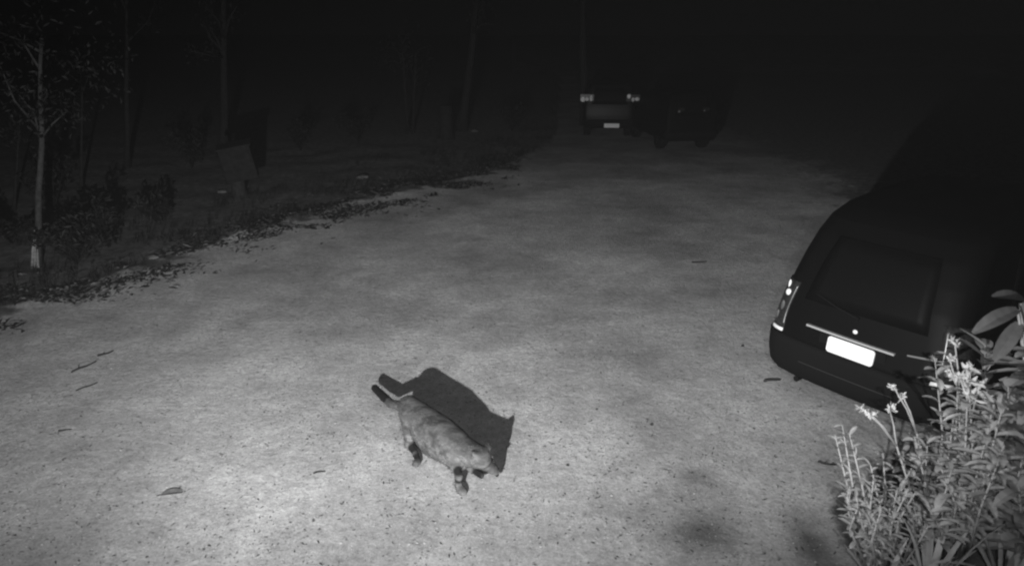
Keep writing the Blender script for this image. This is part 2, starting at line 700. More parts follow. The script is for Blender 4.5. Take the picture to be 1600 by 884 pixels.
rc = MB()
rc.box((0, .035, .80), (.60, .05, .165))
rc.build('plate_recess', TRIMB, suv)
pl = rounded_slab(.425, .150, .028, .016).build('number_plate', PLATE, suv)
pl.location = (0, .0, .805)
pl.rotation_euler = (R(-4), 0, 0)
bd = MB()
bd.ellip((0, .028, .985), (.022, .012, .020))
bd.build('badge', REFLECT, suv, True)
hl = MB()
hl.tube([surf(SUV, .93, 2, .02), surf(SUV, .945, 1, .02), surf(SUV, .96, NP - 1, .015)], [.008, .010, .008], 6)
hl.build('edge_trim', mat('dull_trim', .2, .5), suv)
for s in (-1, 1):
    mm = MB()
    mm.ellip((s * .93, 2.75, 1.12), (.09, .05, .07))
    mm.tube([(s * .80, 2.8, 1.08), (s * .88, 2.77, 1.11)], [.03, .03], 6)
    mm.build('wing_mirror', PAINT, suv, True)
ex = MB()
ex.tube([(-.5, .10, .27), (-.5, .5, .27)], [.03, .03], 10)
ex.build('exhaust_pipe', TRIMB, suv)
wheels(suv, .82, .82, 3.45)

# far vehicles, end-on in the dark
FAR = [(.35, .12, 4.4, .80, .15, .3), (.45, .02, 4.5, .86, .14, .34), (.80, .0, 4.5, .88, .12, .34), (1.05, .02, 4.3, .88, .12, .3),
       (1.10, .03, 3.2, .87, .12, .25), (1.5, .10, 2.9, .80, .12, .25), (1.78, .2, 2.6, .72, .14, .25), (1.86, .32, 2.4, .62, .2, .3), (1.9, .7, 2.0, .4, .25, .3)]


def far_car(loc, rz, label, lampz, lampx, lamp_s, plate, m, sc=1.0):
    t = empty('parked_car', loc, rz)
    tag(t, label, 'car', 'vehicles parked far back in the dark')
    t.scale = (sc, sc, sc)
    loft(FAR, sorted(set([r[0] for r in FAR] + zr(.35, 1.86, 10)))).build('body', m, t, True)
    patch(FAR, zr(1.16, 1.7, 3), range(1, NR), .006).build('window', GLASS, t, True)
    b = patch(FAR, zr(.36, .66, 3), [k % NP for k in range(NP - NC, NP + CORN_L + 1)], .05, .07).build('bumper', TRIMB, t, True)
    for s in (-1, 1):
        l = MB()
        l.box((s * lampx, .02, lampz), (lamp_s[0], .05, lamp_s[1]))
        lo = l.build('lamp', LENS, t)
        g = MB()
        for q in range(3 if plate else 1):
            g.ellip((s * lampx + (q - 1) * lamp_s[0] * .3, -.01, lampz + random.uniform(-.06, .06)), (lamp_s[0] * random.uniform(.10, .2), .03, lamp_s[1] * random.uniform(.22, .5)))
        g.build('reflector', REFLECT2 if plate else mat('faint_reflector', .22, .5), lo, True)
    if plate:
        p = rounded_slab(.52, .14, .02, .02).build('number_plate', PLATE, t)
        p.location = (plate[0], -.065, plate[1])
    wheels(t, .84, .85, 3.5, .38, .24)
    return t


c1 = gp(950, 217)
far_car((c1.x, c1.y, 0), R(-5), 'far dark vehicle with two shining lamps and a pale plate, end on', 1.38, .78, (.46, .22), (.10, .46), PAINT2)
c2 = gp(1078, 238)
far_car((c2.x, c2.y, 0), R(8), 'shadowy vehicle right of the one with shining lamps, faint glints only', 1.36, .42, (.22, .10), None, PAINT, .95)

# ------------------------------------------------------------------ trees and plants at the back and left
BARK = mat('bark', .021, .95, var=.5, scale=14, bump=.6, bscale=30)
BARK_PALE = mat('pale_bark', .24, .95, var=.5, scale=18, bump=.6, bscale=30)
BARK_DARK = mat('dark_bark', .017, .95, var=.5, scale=10, bump=.6, bscale=30)
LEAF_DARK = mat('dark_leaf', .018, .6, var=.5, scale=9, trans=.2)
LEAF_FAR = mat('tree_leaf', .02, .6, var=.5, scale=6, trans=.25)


def rnd_dir(up=0.0):
    v = Vector((random.gauss(0, 1), random.gauss(0, 1), random.gauss(0, 1) + up))
    return v.normalized()


def tree(base, top, r, label, m, group, hgt=None, crown=None, name='tree', leafm=None, nleaf=900, branches=6, leaf=.10):
    base, top = Vector(base), Vector(top)
    t = empty(name, base)
    tag(t, label, 'tree', group)
    ax = top - base
    tr = MB()
    n = 9
    pts, rad = [], []
    for i in range(n + 1):
        q = i / n
        pts.append(ax * q + Vector((mnoise.noise(Vector((q * 3, base.x, 1))) * .12, mnoise.noise(Vector((q * 3, base.y, 4))) * .12, 0)) * ax.length * .1 * min(1, q * 4))
        rad.append(r * (1 - .6 * q) * (1.35 if i == 0 else 1))
    tr.tube(pts, rad, 9, .1)
    ends = []
    for b in range(branches):
        q = random.uniform(.55, .98)
        p0 = ax * q
        d = rnd_dir(.8)
        d.z = abs(d.z)
        L = ax.length * random.uniform(.14, .3)
        p1 = p0 + d * L * .5 + Vector((0, 0, .05))
        p2 = p1 + (d + rnd_dir() * .5).normalized() * L * .5
        tr.tube([p0, p1, p2], [r * .4, r * .25, r * .1], 6)
        ends += [p1, p2]
    tr.build('trunk', m, t, True)
    if crown:
        cr = MB()
        cen = [(Vector(c) - base, s) for c, s in crown] + [(e, .35) for e in ends]
        for i in range(nleaf):
            c, s = random.choice(cen)
            p = c + rnd_dir() * s * random.random() ** .5
            cr.leaf(p, rnd_dir(-.3), rnd_dir(), leaf * random.uniform(.6, 1.4), leaf * .4 * random.uniform(.7, 1.3), .4, 2)
        cr.build('crown', leafm or LEAF_FAR, t)
    return t


GT = 'trees in the dark at the back'
bA = gp(58, 417)
tA = tree(bA, at(66, 60, bA.y + .3), .055, 'slender pale trunk at the far left standing by the littered border', mat('slender_bark', .045, .95, var=.5, scale=14, bump=.6), GT,
          crown=[(at(105, 95, bA.y + .4), .35), (at(140, 110, bA.y + .2), .4), (at(165, 135, bA.y + .1), .35), (at(175, 95, bA.y + .5), .35), (at(60, 20, bA.y), .6), (at(130, 20, bA.y), .7)], nleaf=750, leaf=.085)
sp = MB()                                                   # split, peeling bark at its foot
for dx, dh, rr in ((-.035, .62, .026), (.0, .5, .022), (.04, .34, .026)):
    axn = (at(66, 60, bA.y + .3) - bA).normalized()
    sp.tube([(dx * 1.2, -.05, 0), axn * dh * .5 + Vector((dx, -.058, 0)), axn * dh + Vector((dx * .7, -.045, 0))], [rr, rr * .8, .006], 6)
sp.build('split_bark', BARK_PALE, tA, True)
b = gp(199, 264)
tree(b, at(197, -40, b.y), .07, 'short stretch of bare trunk behind the slender pale trunk', BARK, GT, crown=[(at(200, -60, b.y), 1.6)], nleaf=300)
b = gp(349, 243)
tree(b, at(352, -40, b.y), .13, 'bare trunk rising behind the tilted box', BARK, GT, crown=[(at(350, -80, b.y), 2)], nleaf=300)
b = gp(722, 205)
tree(b, at(752, -60, b.y), .17, 'leaning bare trunk left of the far vehicles', BARK_DARK, GT, crown=[(at(750, -110, b.y), 2.4)], nleaf=300)
b = gp(913, 196)
tree(b, at(911, -60, b.y), .17, 'upright trunk rising behind the far vehicle with shining lamps', BARK_DARK, GT, crown=[(at(910, -110, b.y), 2.4)], nleaf=300)
b = gp(637, 206)
tree(b, at(628, 60, b.y), .07, 'thin trunk, left one of a pair left of the leaning trunk', BARK_DARK, GT, crown=[(at(628, 60, b.y), .8)], nleaf=160)
b = gp(645, 208)
tree(b, at(650, 80, b.y), .06, 'thin trunk, right one of a pair left of the leaning trunk', BARK_DARK, GT, crown=[(at(650, 70, b.y), .8)], nleaf=160)
b = gp(127, 300)
tree(b, at(128, 120, b.y), .035, 'thin straight sapling stem between the slender trunk and dark shrub', BARK, GT, crown=[(at(130, 125, b.y), .5)], nleaf=120, name='sapling')
b = gp(22, 330)
tree(b, at(30, 190, b.y), .03, 'small sapling with a leafy fork at the very left edge', BARK, GT, crown=[(at(28, 222, b.y), .25), (at(10, 195, b.y), .3)], nleaf=150, name='sapling')


def shrub(base, r, h, label, n, m, leaf, name='shrub', group=None):
    t = empty(name, base)
    tag(t, label, 'shrub', group)
    st, fo = MB(), MB()
    for i in range(max(6, n // 90)):
        a = random.random() * 6.28
        k = random.random() ** .6
        e = Vector((math.cos(a) * r * k, math.sin(a) * r * k, h * random.uniform(.5, 1) * (1 - .4 * k)))
        m1 = e * .5 + Vector((random.uniform(-.1, .1), random.uniform(-.1, .1), h * .12))
        st.tube([(0, 0, 0), m1, e], [.018, .012, .004], 5)
        for j in range(n // max(6, n // 90)):
            q = random.uniform(.25, 1.05)
            p = (m1.lerp(e, (q - .5) * 2) if q > .5 else m1 * q * 2) + rnd_dir() * r * .16
            fo.leaf(p, rnd_dir(.3), rnd_dir(), leaf * random.uniform(.6, 1.3), leaf * .38, .4, 2)
    st.build('stem', BARK_DARK, t, True)
    fo.build('foliage', m, t)
    return t


GS = 'low shrubs behind the littered border'
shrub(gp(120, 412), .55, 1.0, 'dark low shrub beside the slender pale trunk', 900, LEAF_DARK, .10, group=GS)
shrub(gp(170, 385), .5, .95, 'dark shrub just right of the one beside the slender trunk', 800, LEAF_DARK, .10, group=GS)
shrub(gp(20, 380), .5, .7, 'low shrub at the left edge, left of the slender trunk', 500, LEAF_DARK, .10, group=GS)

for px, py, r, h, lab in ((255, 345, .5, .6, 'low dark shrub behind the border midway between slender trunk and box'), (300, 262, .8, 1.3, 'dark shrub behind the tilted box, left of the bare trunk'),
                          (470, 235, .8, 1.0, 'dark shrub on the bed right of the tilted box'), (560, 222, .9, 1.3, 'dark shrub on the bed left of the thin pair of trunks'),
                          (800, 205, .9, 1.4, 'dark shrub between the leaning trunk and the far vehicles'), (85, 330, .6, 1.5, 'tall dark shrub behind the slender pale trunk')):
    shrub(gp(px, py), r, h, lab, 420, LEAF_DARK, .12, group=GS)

# box on a stump, stumps and stones
WOOD = mat('grey_wood', .016, .9, var=.5, scale=9, bump=.4)
STUMP = mat('pale_stump', .036, .95, var=.4, scale=10, bump=.6)
b = gp(374, 306)
s1 = MB()
s1.tube([(0, 0, -.03), (0, 0, .12), (0.01, 0, .42)], [.19, .155, .15], 14, .06)
o = s1.build('tree_stump', STUMP, None, True)
o.location = b
tag(o, 'short pale stump under the tilted box', 'stump')
bx = empty('wooden_box', b + Vector((.16, .0, .40)), R(18))
bx.rotation_euler = (R(4), R(-9), R(18))
tag(bx, 'grey tilted box perched on the short pale stump', 'box')
m_ = MB()
for sx in (-1, 1):
    m_.box((sx * .31, 0, .40), (.035, .5, .70))
m_.box((0, .24, .40), (.585, .03, .70))
m_.box((0, -.24, .40), (.585, .03, .70))
m_.box((0, 0, .035), (.66, .52, .03))
m_.build('panel', WOOD, bx)
m_ = MB()
m_.box((0, 0, .772), (.74, .60, .035))
m_.build('lid', WOOD, bx)
b = gp(697, 216)
s2 = MB()
s2.tube([(0, 0, -.05), (0, 0, .3), (.02, 0, 1.1)], [.30, .25, .23], 14, .07)
o = s2.build('tree_stump', mat('dark_stump', .02, .95, var=.4, scale=6, bump=.5), None, True)
o.location = b
tag(o, 'tall dark stump left of the leaning bare trunk', 'stump')
ROCK = mat('rock', .16, .95, var=.4, scale=12, bump=.6)
for px, py, r, lab in ((742, 206, .16, 'pale flat stone right of the tall dark stump'), (240, 402, .11, 'pale stone in the littered border right of the slender trunk'),
                       (268, 396, .09, 'pale stone in the litter, right of a larger pale one'), (347, 300, .12, 'rounded stone left of the short pale stump'),
                       (567, 279, .17, 'flat pale stone on the dark bed above the border'), (694, 293, .08, 'stone in the far end of the littered border')):
    q = MB()
    q.stone((0, 0, 0), r, .45)
    o = q.build('stone', ROCK)
    o.location = gp(px, py) + Vector((0, 0, ground_z(*gp(px, py).xy) + r * .08))
    tag(o, lab, 'stone', 'stones along the border')

# ------------------------------------------------------------------ gravel, litter and grass (uncountable)
GRIT_L = mat('pale_pebble', .33, .9, var=.3, scale=5)
GRIT_D = mat('dark_pebble', .07, .9, var=.4, scale=5)


def in_yard(x, y):
    b1, b2 = bed_shade_at(x, y)
    return max(b1, b2) < .55


pal, dark = MB(), MB()
k = 0
while k < 5000:
    px, py = random.uniform(-40, 1500), 300 + 600 * random.random() ** .8
    p = gp(px, py)
    if not in_yard(p.x, p.y):
        continue
    c = mnoise.noise(Vector((p.x * .9, p.y * .9, 11)))
    if random.random() > .45 + 1.1 * c:
        continue
    r = random.uniform(.0025, .0065) * (1 + (random.random() ** 14) * 1.6)
    z = ground_z(p.x, p.y)
    (pal if random.random() < .55 else dark).stone((p.x, p.y, z + r * .25), r)
    k += 1
tag(pal.build('gravel', GRIT_L), 'loose pale pebbles', kind='stuff')
tag(dark.build('gravel', GRIT_D), 'loose dark grit', kind='stuff')

LIT_D = mat('dark_litter', .02, .9, var=.6, scale=4)
LIT_L = mat('pale_litter', .17, .9, var=.5, scale=4)
ld, ll = MB(), MB()
for i in range(21000):
    x = random.uniform(-10.5, .2)
    d = random.gauss(.0, .85) if random.random() < .85 else random.uniform(-1.2, 3)
    y = edge_y(x) + d
    if mnoise.noise(Vector((x * 1.1, y * 1.4, 21))) < .02 + .3 * (random.random() - .5):
        continue
    z = ground_z(x, y) + .008
    a = random.random() * 6.28
    dv = Vector((math.cos(a), math.sin(a), random.uniform(-.1, .35)))
    (ll if random.random() < .33 else ld).leaf((x, y, z), dv, (random.uniform(-.4, .4), random.uniform(-.4, .4), 1), random.uniform(.04, .13) * (1 + 1.6 * random.random() ** 8), random.uniform(.02, .055), random.uniform(-.4, .6), 2)
for i in range(1700):                                    # crumbs of bark blown on to the yard
    px, py = random.uniform(0, 1350), random.uniform(330, 884)
    p = gp(px, py)
    if not in_yard(p.x, p.y):
        continue
    a = random.random() * 6.28
    ld.leaf((p.x, p.y, ground_z(p.x, p.y) + .004), (math.cos(a), math.sin(a), .1), (0, 0, 1), random.uniform(.012, .045), random.uniform(.005, .013), .2, 2)
tag(ld.build('leaf_litter', LIT_D), 'dark leaf litter along the border', kind='stuff')
tag(ll.build('leaf_litter', LIT_L), 'pale dry leaves along the border', kind='stuff')
gr = MB()
for i in range(2600):
    x = random.uniform(-12, 3)
    y = edge_y(x) + .4 + 6 * random.random() ** 1.5
    if mnoise.noise(Vector((x * .8, y * .8, 31))) < .0:
        continue
    for j in range(3):
        gr.leaf((x + random.uniform(-.05, .05), y + random.uniform(-.05, .05), ground_z(x, y)), rnd_dir(2.5), rnd_dir(), random.uniform(.08, .25), .010, .5, 3, shape='strap')
tag(gr.build('grass', LEAF_DARK), 'sparse rough grass on the dark bed', kind='stuff')

# single twigs, sticks and dry leaves on the yard
TWIG = mat('twig', .035, .9)
GTW = 'twigs lying on the yard'


def twig(px0, py0, px1, py1, r, label, fork=True):
    a, b_ = gp(px0, py0), gp(px1, py1)
    d = b_ - a
    n = Vector((-d.y, d.x, 0)).normalized()
    t = MB()
    pts = [a + d * q + n * d.length * .08 * math.sin(q * 5 + px0) for q in (0, .3, .6, 1)]
    pts = [Vector((p.x, p.y, ground_z(p.x, p.y) + r + .004)) - a for p in pts]
    t.tube(pts, [r, r * .9, r * .7, r * .5], 6, .1)
    if fork:
        t.tube([pts[1], pts[1] + d * .2 + n * d.length * .22 + Vector((0, 0, .01))], [r * .6, r * .3], 5)
    o = t.build('twig', TWIG, None, True)
    o.location = a
    tag(o, label, 'twig', GTW)


twig(153, 558, 178, 550, .010, 'dark forked twig left on the pale gravel, farthest of three at left')
twig(114, 584, 150, 566, .009, 'dark twig with a thick end below the farthest one at left')
twig(120, 612, 152, 598, .006, 'thin grey twig, nearest of three at left', False)
twig(490, 742, 508, 738, .007, 'short dark stick on pale gravel left of the running animal', False)
twig(1194, 597, 1218, 595, .014, 'short thick dark stick below the near corner of the black bumper', False)
twig(1278, 722, 1306, 728, .008, 'forked twig on the gravel below the black car')
twig(1082, 412, 1104, 409, .009, 'dark stick on bare ground left of the black car', False)
twig(92, 674, 112, 672, .006, 'small dark stick near the left edge', False)
ST_D = mat('dark_stone', .03, .9)
for px, py, r, lab in ((1160, 541, .020, 'small dark stone left of the black bumper'), (1018, 664, .017, 'small dark stone between animal and car'),
                       (887, 727, .016, 'small dark stone right of the animal'), (810, 290, .035, 'dark stone at the far end of the border')):
    q = MB()
    q.stone((0, 0, 0), r, .8)
    o = q.build('stone', ST_D)
    p = gp(px, py)
    o.location = (p.x, p.y, ground_z(p.x, p.y) + r * .3)
    tag(o, lab, 'stone', 'small dark stones on the yard')
p = gp(266, 772)
q = MB()
q.leaf((-.06, -.02, 0), (1, .35, .12), (0, 0, 1), .17, .075, .35, 6, fold=.2, shape='broad')
q.tube([(-.09, -.035, .004), (-.06, -.02, .002)], [.005, .004], 5)
o = q.build('dry_leaf', mat('dry_leaf', .10, .8, var=.4, scale=30))
o.location = (p.x, p.y, ground_z(p.x, p.y) + .008)
tag(o, 'curled dark dry leaf lying alone on the pale gravel at lower left', 'leaf')

# ------------------------------------------------------------------ the running animal
fR = gp(722, 768)
hR = gp(650, 724)
dA = (fR - hR)
dA.z = 0
dA.normalize()
dA = (Matrix.Rotation(R(-5), 3, 'Z') @ dA).normalized()
nA = Vector((-dA.y, dA.x, 0))           # towards the animal's left (away from the lens)
c0 = fR + nA * .085


def pl_(px, py, side=0.0):
    """point on the animal's upright plane, side metres to its left"""
    u, f, d = direction(px, py)
    dr = Vector((u, f, -d))
    o = Vector((0, 0, H))
    p = c0 + nA * side
    q = o + dr * ((p - o).dot(nA) / dr.dot(nA))
    return q if q.z > .03 else gp(px, py, .03)


def chain(mb, pts, rads, flat=1.0, n=14, sub=5):
    """tapered limb: rings of overlapping ellipsoids, smoothed together afterwards"""
    for (a, b), (ra, rb) in zip(zip(pts, pts[1:]), zip(rads, rads[1:])):
        for i in range(sub + 1):
            t = i / sub
            r = ra + (rb - ra) * t
            c = a.lerp(b, t)
            rot = Matrix((dA, nA, Vector((0, 0, 1)))).transposed()
            mb.ellip(c, (r, r * flat, r), rot, n, 9)


an = MB()
hip = pl_(642, 641)
chain(an, [hip, pl_(666, 666), pl_(691, 685), pl_(713, 701)], [.140, .192, .204, .184], .72, 18, 6)
chain(an, [pl_(712, 700), pl_(733, 707), pl_(752, 714)], [.150, .118, .092], .85, 16)          # neck to skull
MZ = [pl_(752, 715), gp(764, 726, .22), gp(774, 735, .115)]
chain(an, MZ, [.085, .058, .040], .9, 14)            # muzzle
hx = pl_(753, 711)
for s in (-1, 1):                                                                               # ears
    e0 = hx + nA * s * .055 + Vector((0, 0, .024))
    chain(an, [e0, e0 + nA * s * .02 + Vector((0, 0, .022)) - dA * .006, e0 + nA * s * .03 + Vector((0, 0, .038)) - dA * .01], [.036, .028, .016], .7, 10, 4)
# hind right: thigh, shank, foot down; hind left kicked out behind; fore right planted; fore left folded
chain(an, [pl_(640, 648, -.06), pl_(640, 674, -.085), pl_(638, 694, -.085)], [.105, .075, .042], .7)
chain(an, [pl_(638, 694, -.085), pl_(646, 702, -.085), pl_(654, 719, -.085), pl_(650, 724, -.085)], [.044, .036, .033, .036], .8)
chain(an, [pl_(640, 650, .06), pl_(655, 678, .08), pl_(662, 700, .085), pl_(672, 710, .085), pl_(680, 713, .085)], [.11, .07, .04, .032, .034], .8)
TT = [pl_(634, 634), gp(622, 632, .38), gp(611, 630, .245), gp(600, 620, .215), gp(586, 606, .185)]
chain(an, [pl_(652, 646), pl_(641, 634), TT[0]], [.125, .090, .06], .8)
chain(an, TT, [.060, .042, .043, .046, .040], .95)       # tail, trailing low behind it
chain(an, [pl_(710, 706, -.06), pl_(708, 724, -.09), pl_(717, 743, -.095)], [.095, .055, .038], .7)
chain(an, [pl_(717, 743, -.095), pl_(716, 759, -.095), pl_(723, 767, -.095)], [.038, .034, .042], .85)
chain(an, [pl_(722, 708, .06), pl_(732, 726, .08), pl_(744, 737, .085), pl_(752, 742, .085)], [.085, .05, .032, .034], .75)
raw = an.build('animal_raw', mat('tmp', .3))
md = raw.modifiers.new('r', 'REMESH')
md.mode = 'VOXEL'
md.voxel_size = .011
md2 = raw.modifiers.new('s', 'SMOOTH')
md2.factor = .5
md2.iterations = 9
dg = bpy.context.evaluated_depsgraph_get()
bm_ = bpy.data.meshes.new_from_object(raw.evaluated_get(dg))
bpy.data.objects.remove(raw)
base_an = Vector((c0.x, c0.y, 0))
for v in bm_.vertices:
    v.co = v.co - base_an
for p in bm_.polygons:
    p.use_smooth = True
DARKP = [(TT[4], .10), (TT[4].lerp(TT[3], .6), .11), (TT[3], .10), (TT[2].lerp(TT[3], .6), .08), (pl_(702, 728, -.085), .03), (pl_(711, 738, -.085), .035), (pl_(646, 700, -.085), .05), (pl_(654, 716, -.085), .055),
         (pl_(716, 735, -.095), .042), (pl_(717, 749, -.095), .034), (pl_(716, 758, -.095), .028), (pl_(722, 767, -.095), .02), (pl_(748, 740, .085), .06)]
at_ = bm_.attributes.new('dark', 'FLOAT', 'POINT')
val = []
for v in bm_.vertices:
    w = v.co + base_an
    val.append(max(sm(1.25, .75, (w - c).length / r) for c, r in DARKP))
at_.data.foreach_set('value', val)
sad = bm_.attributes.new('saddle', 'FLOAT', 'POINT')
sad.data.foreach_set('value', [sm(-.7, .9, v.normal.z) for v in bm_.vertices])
fur = bpy.data.materials.new('fur')
fur.use_nodes = True
nt = fur.node_tree
N, L = nt.nodes, nt.links
b_ = N['Principled BSDF']
b_.inputs['Roughness'].default_value = .95
b_.inputs['Specular IOR Level'].default_value = .1
tc = N.new('ShaderNodeTexCoord')
mp = N.new('ShaderNodeMapping')
mp.inputs['Rotation'].default_value = (0, 0, -math.atan2(dA.y, dA.x))
mp.inputs['Scale'].default_value = (.35, 1, 1)
L.new(tc.outputs['Object'], mp.inputs['Vector'])
n1 = N.new('ShaderNodeTexNoise')
n1.inputs['Scale'].default_value = 95
n1.inputs['Detail'].default_value = 4
n2 = N.new('ShaderNodeTexNoise')
n2.inputs['Scale'].default_value = 16
n2.inputs['Detail'].default_value = 5
L.new(mp.outputs['Vector'], n1.inputs['Vector'])
L.new(mp.outputs['Vector'], n2.inputs['Vector'])


def mr(v, a, b2, c, d):
    r = N.new('ShaderNodeMapRange')
    for k_, x in zip(('From Min', 'From Max', 'To Min', 'To Max'), (a, b2, c, d)):
        r.inputs[k_].default_value = x
    L.new(v, r.inputs['Value'])
    return r.outputs['Result']


mu = N.new('ShaderNodeMath')
mu.operation = 'MULTIPLY'
L.new(mr(n1.outputs['Fac'], .3, .7, .066, .108), mu.inputs[0])
L.new(mr(n2.outputs['Fac'], .34, .66, .5, 1.4), mu.inputs[1])
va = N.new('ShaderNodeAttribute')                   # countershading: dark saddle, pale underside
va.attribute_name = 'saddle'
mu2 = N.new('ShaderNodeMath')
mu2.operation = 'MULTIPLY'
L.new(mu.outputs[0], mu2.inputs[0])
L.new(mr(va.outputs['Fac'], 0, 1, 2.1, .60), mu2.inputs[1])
vo = N.new('ShaderNodeTexVoronoi')                  # blurry coat spots
vo.inputs['Scale'].default_value = 15
L.new(mp.outputs['Vector'], vo.inputs['Vector'])
mu3 = N.new('ShaderNodeMath')
mu3.operation = 'MULTIPLY'
L.new(mu2.outputs[0], mu3.inputs[0])
L.new(mr(vo.outputs['Distance'], .15, .42, .68, 1.08), mu3.inputs[1])
mu = mu3
aa = N.new('ShaderNodeAttribute')
aa.attribute_name = 'dark'
mi = N.new('ShaderNodeMix')
L.new(aa.outputs['Fac'], mi.inputs[0])
L.new(mu.outputs[0], mi.inputs[2])
mi.inputs[3].default_value = .010
L.new(mi.outputs[0], b_.inputs['Base Color'])
bp = N.new('ShaderNodeBump')
bp.inputs['Strength'].default_value = .6
bp.inputs['Distance'].default_value = .012
L.new(n1.outputs['Fac'], bp.inputs['Height'])
L.new(bp.outputs['Normal'], b_.inputs['Normal'])
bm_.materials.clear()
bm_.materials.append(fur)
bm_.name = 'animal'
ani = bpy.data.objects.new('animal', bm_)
ani.location = base_an
COL.objects.link(ani)
tag(ani, 'pale furred four-legged animal with dark feet bounding over the gravel yard', 'animal')
bm_.calc_loop_triangles()
fm, fmd = MB(), MB()
nv_ = len(bm_.vertices)
for i in range(9000):
    vv = bm_.vertices[random.randrange(nv_)]
    nn = vv.normal
    dd = (-dA * .9 + Vector((0, 0, -.35)) + nn * random.uniform(.25, .6) + rnd_dir() * .25)
    (fmd if val[vv.index] > .5 else fm).leaf(vv.co - nn * .003, dd, nn, random.uniform(.012, .034) * (.5 if val[vv.index] > .5 else 1), random.uniform(.003, .006), .4, 2)
ft = fm.build('fur_tufts', mat('tuft_fur', .070, .95, var=.65, scale=11), ani)
tag(ft, kind='stuff')
ft = fmd.build('dark_fur_tufts', mat('dark_fur', .012, .9), ani)
tag(ft, kind='stuff')
EYE = mat('eye', .02, .15, spec=.6)
for s in (-1, 1):
    e = MB()
    e.ellip(MZ[0].lerp(MZ[1], .45) + dA * .055 + nA * s * .045 - base_an, (.011, .011, .011))
    e.build('eye', EYE, ani, True)
e = MB()
e.ellip(MZ[2] - base_an + dA * .02 + Vector((0, 0, -.032)), (.016, .018, .012))
e.build('nose', EYE, ani, True)

# ------------------------------------------------------------------ the planting in the near right corner
LG = mat('strap_leaf', .58, .55, var=.3, scale=7, trans=.25)
LG2 = mat('bush_leaf', .46, .6, var=.45, scale=9, trans=.25)
LG3 = mat('broad_leaf', .40, .5, var=.3, scale=5, trans=.25)
FLW = mat('flower_head', .6, .8, var=.3, scale=40, trans=.2)
STEM = mat('plant_stem', .38, .7, var=.3, scale=12)
GP_ = 'garden plants in the near right corner'


def strap_clump(base, n, L, label, lean=(0, 0)):
    t = empty('strap_leaf_plant', base)
    tag(t, label, 'plant', GP_)
    m = MB()
    for i in range(n):
        a = random.random() * 6.28
        tilt = random.uniform(.15, 1.0)
        d = Vector((math.cos(a) * tilt + lean[0], math.sin(a) * tilt + lean[1], 1))
        m.leaf((math.cos(a) * .05, math.sin(a) * .05, 0), d, Vector((-math.cos(a), -math.sin(a), .6)) * -1, L * random.uniform(.55, 1.1), random.uniform(.030, .052), random.uniform(-.9, -.2), 7, shape='strap', fold=.2)
    m.build('leaves', LG, t, True)


def leafy_stem(st, fo, p0, p1, leaf, n, w=.3, r=.008):
    p0, p1 = Vector(p0), Vector(p1)
    ctrl = p0.lerp(p1, .5) + Vector((random.uniform(-.06, .06), random.uniform(-.06, .06), .03))
    pts = [p0, p0.lerp(ctrl, .6), ctrl.lerp(p1, .4), p1]
    st.tube(pts, [r, r * .85, r * .7, r * .45], 6)
    for i in range(n):
        q = .15 + .85 * i / n
        p = pts[0].lerp(pts[1], q * 3) if q < 1 / 3 else (pts[1].lerp(pts[2], q * 3 - 1) if q < 2 / 3 else pts[2].lerp(pts[3], q * 3 - 2))
        a = i * 2.4 + random.uniform(-.4, .4)
        d = Vector((math.cos(a), math.sin(a), random.uniform(.1, .7)))
        fo.leaf(p, d, (0, 0, 1), leaf * random.uniform(.7, 1.2), leaf * w, random.uniform(.1, .8), 4)


def flower(mb, p, s):
    for i in range(11):
        d = rnd_dir(.7)
        mb.leaf(p, d, rnd_dir(), s * random.uniform(.7, 1.2), s * .38, .3, 2)


def flower_plant(base, tips, label, leaf=.09, nl=10, head=.045):
    t = empty('flowering_plant', base)
    tag(t, label, 'plant', GP_)
    st, fo = MB(), MB()
    tipsr = [tp - Vector(base) for tp in tips]
    for tp in tipsr:
        leafy_stem(st, fo, (random.uniform(-.04, .04), random.uniform(-.04, .04), 0), tp, leaf, nl)
    st.build('stem', STEM, t, True)
    fo.build('leaves', LG2, t)
    for tp in tipsr:
        for j in range(3):
            off = Vector((random.uniform(-.05, .05), random.uniform(-.04, .04), random.uniform(-.03, .02)))
            fl = MB()
            if j:
                st2 = (tp, tp + off)
            flower(fl, tp + (off if j else Vector()), head)
            fl.build('flower_head', FLW, t)


def bush(base, clumps, label, n, leaf, m, w=.32, per=26):
    t = empty('bush', base)
    tag(t, label, 'bush', GP_)
    st, fo = MB(), MB()
    base = Vector(base)
    for c, r in clumps:
        c = Vector(c) - base
        for i in range(n):
            e = c + rnd_dir(.2) * r * random.uniform(.4, 1)
            st_pt = c * .25 + Vector((random.uniform(-.1, .1), random.uniform(-.1, .1), 0))
            leafy_stem(st, fo, st_pt if i % 3 == 0 else c + rnd_dir() * r * .3, e, leaf, per if i % 3 == 0 else per // 2, w, .006)
    st.build('stem', STEM, t, True)
    fo.build('foliage', m, t)


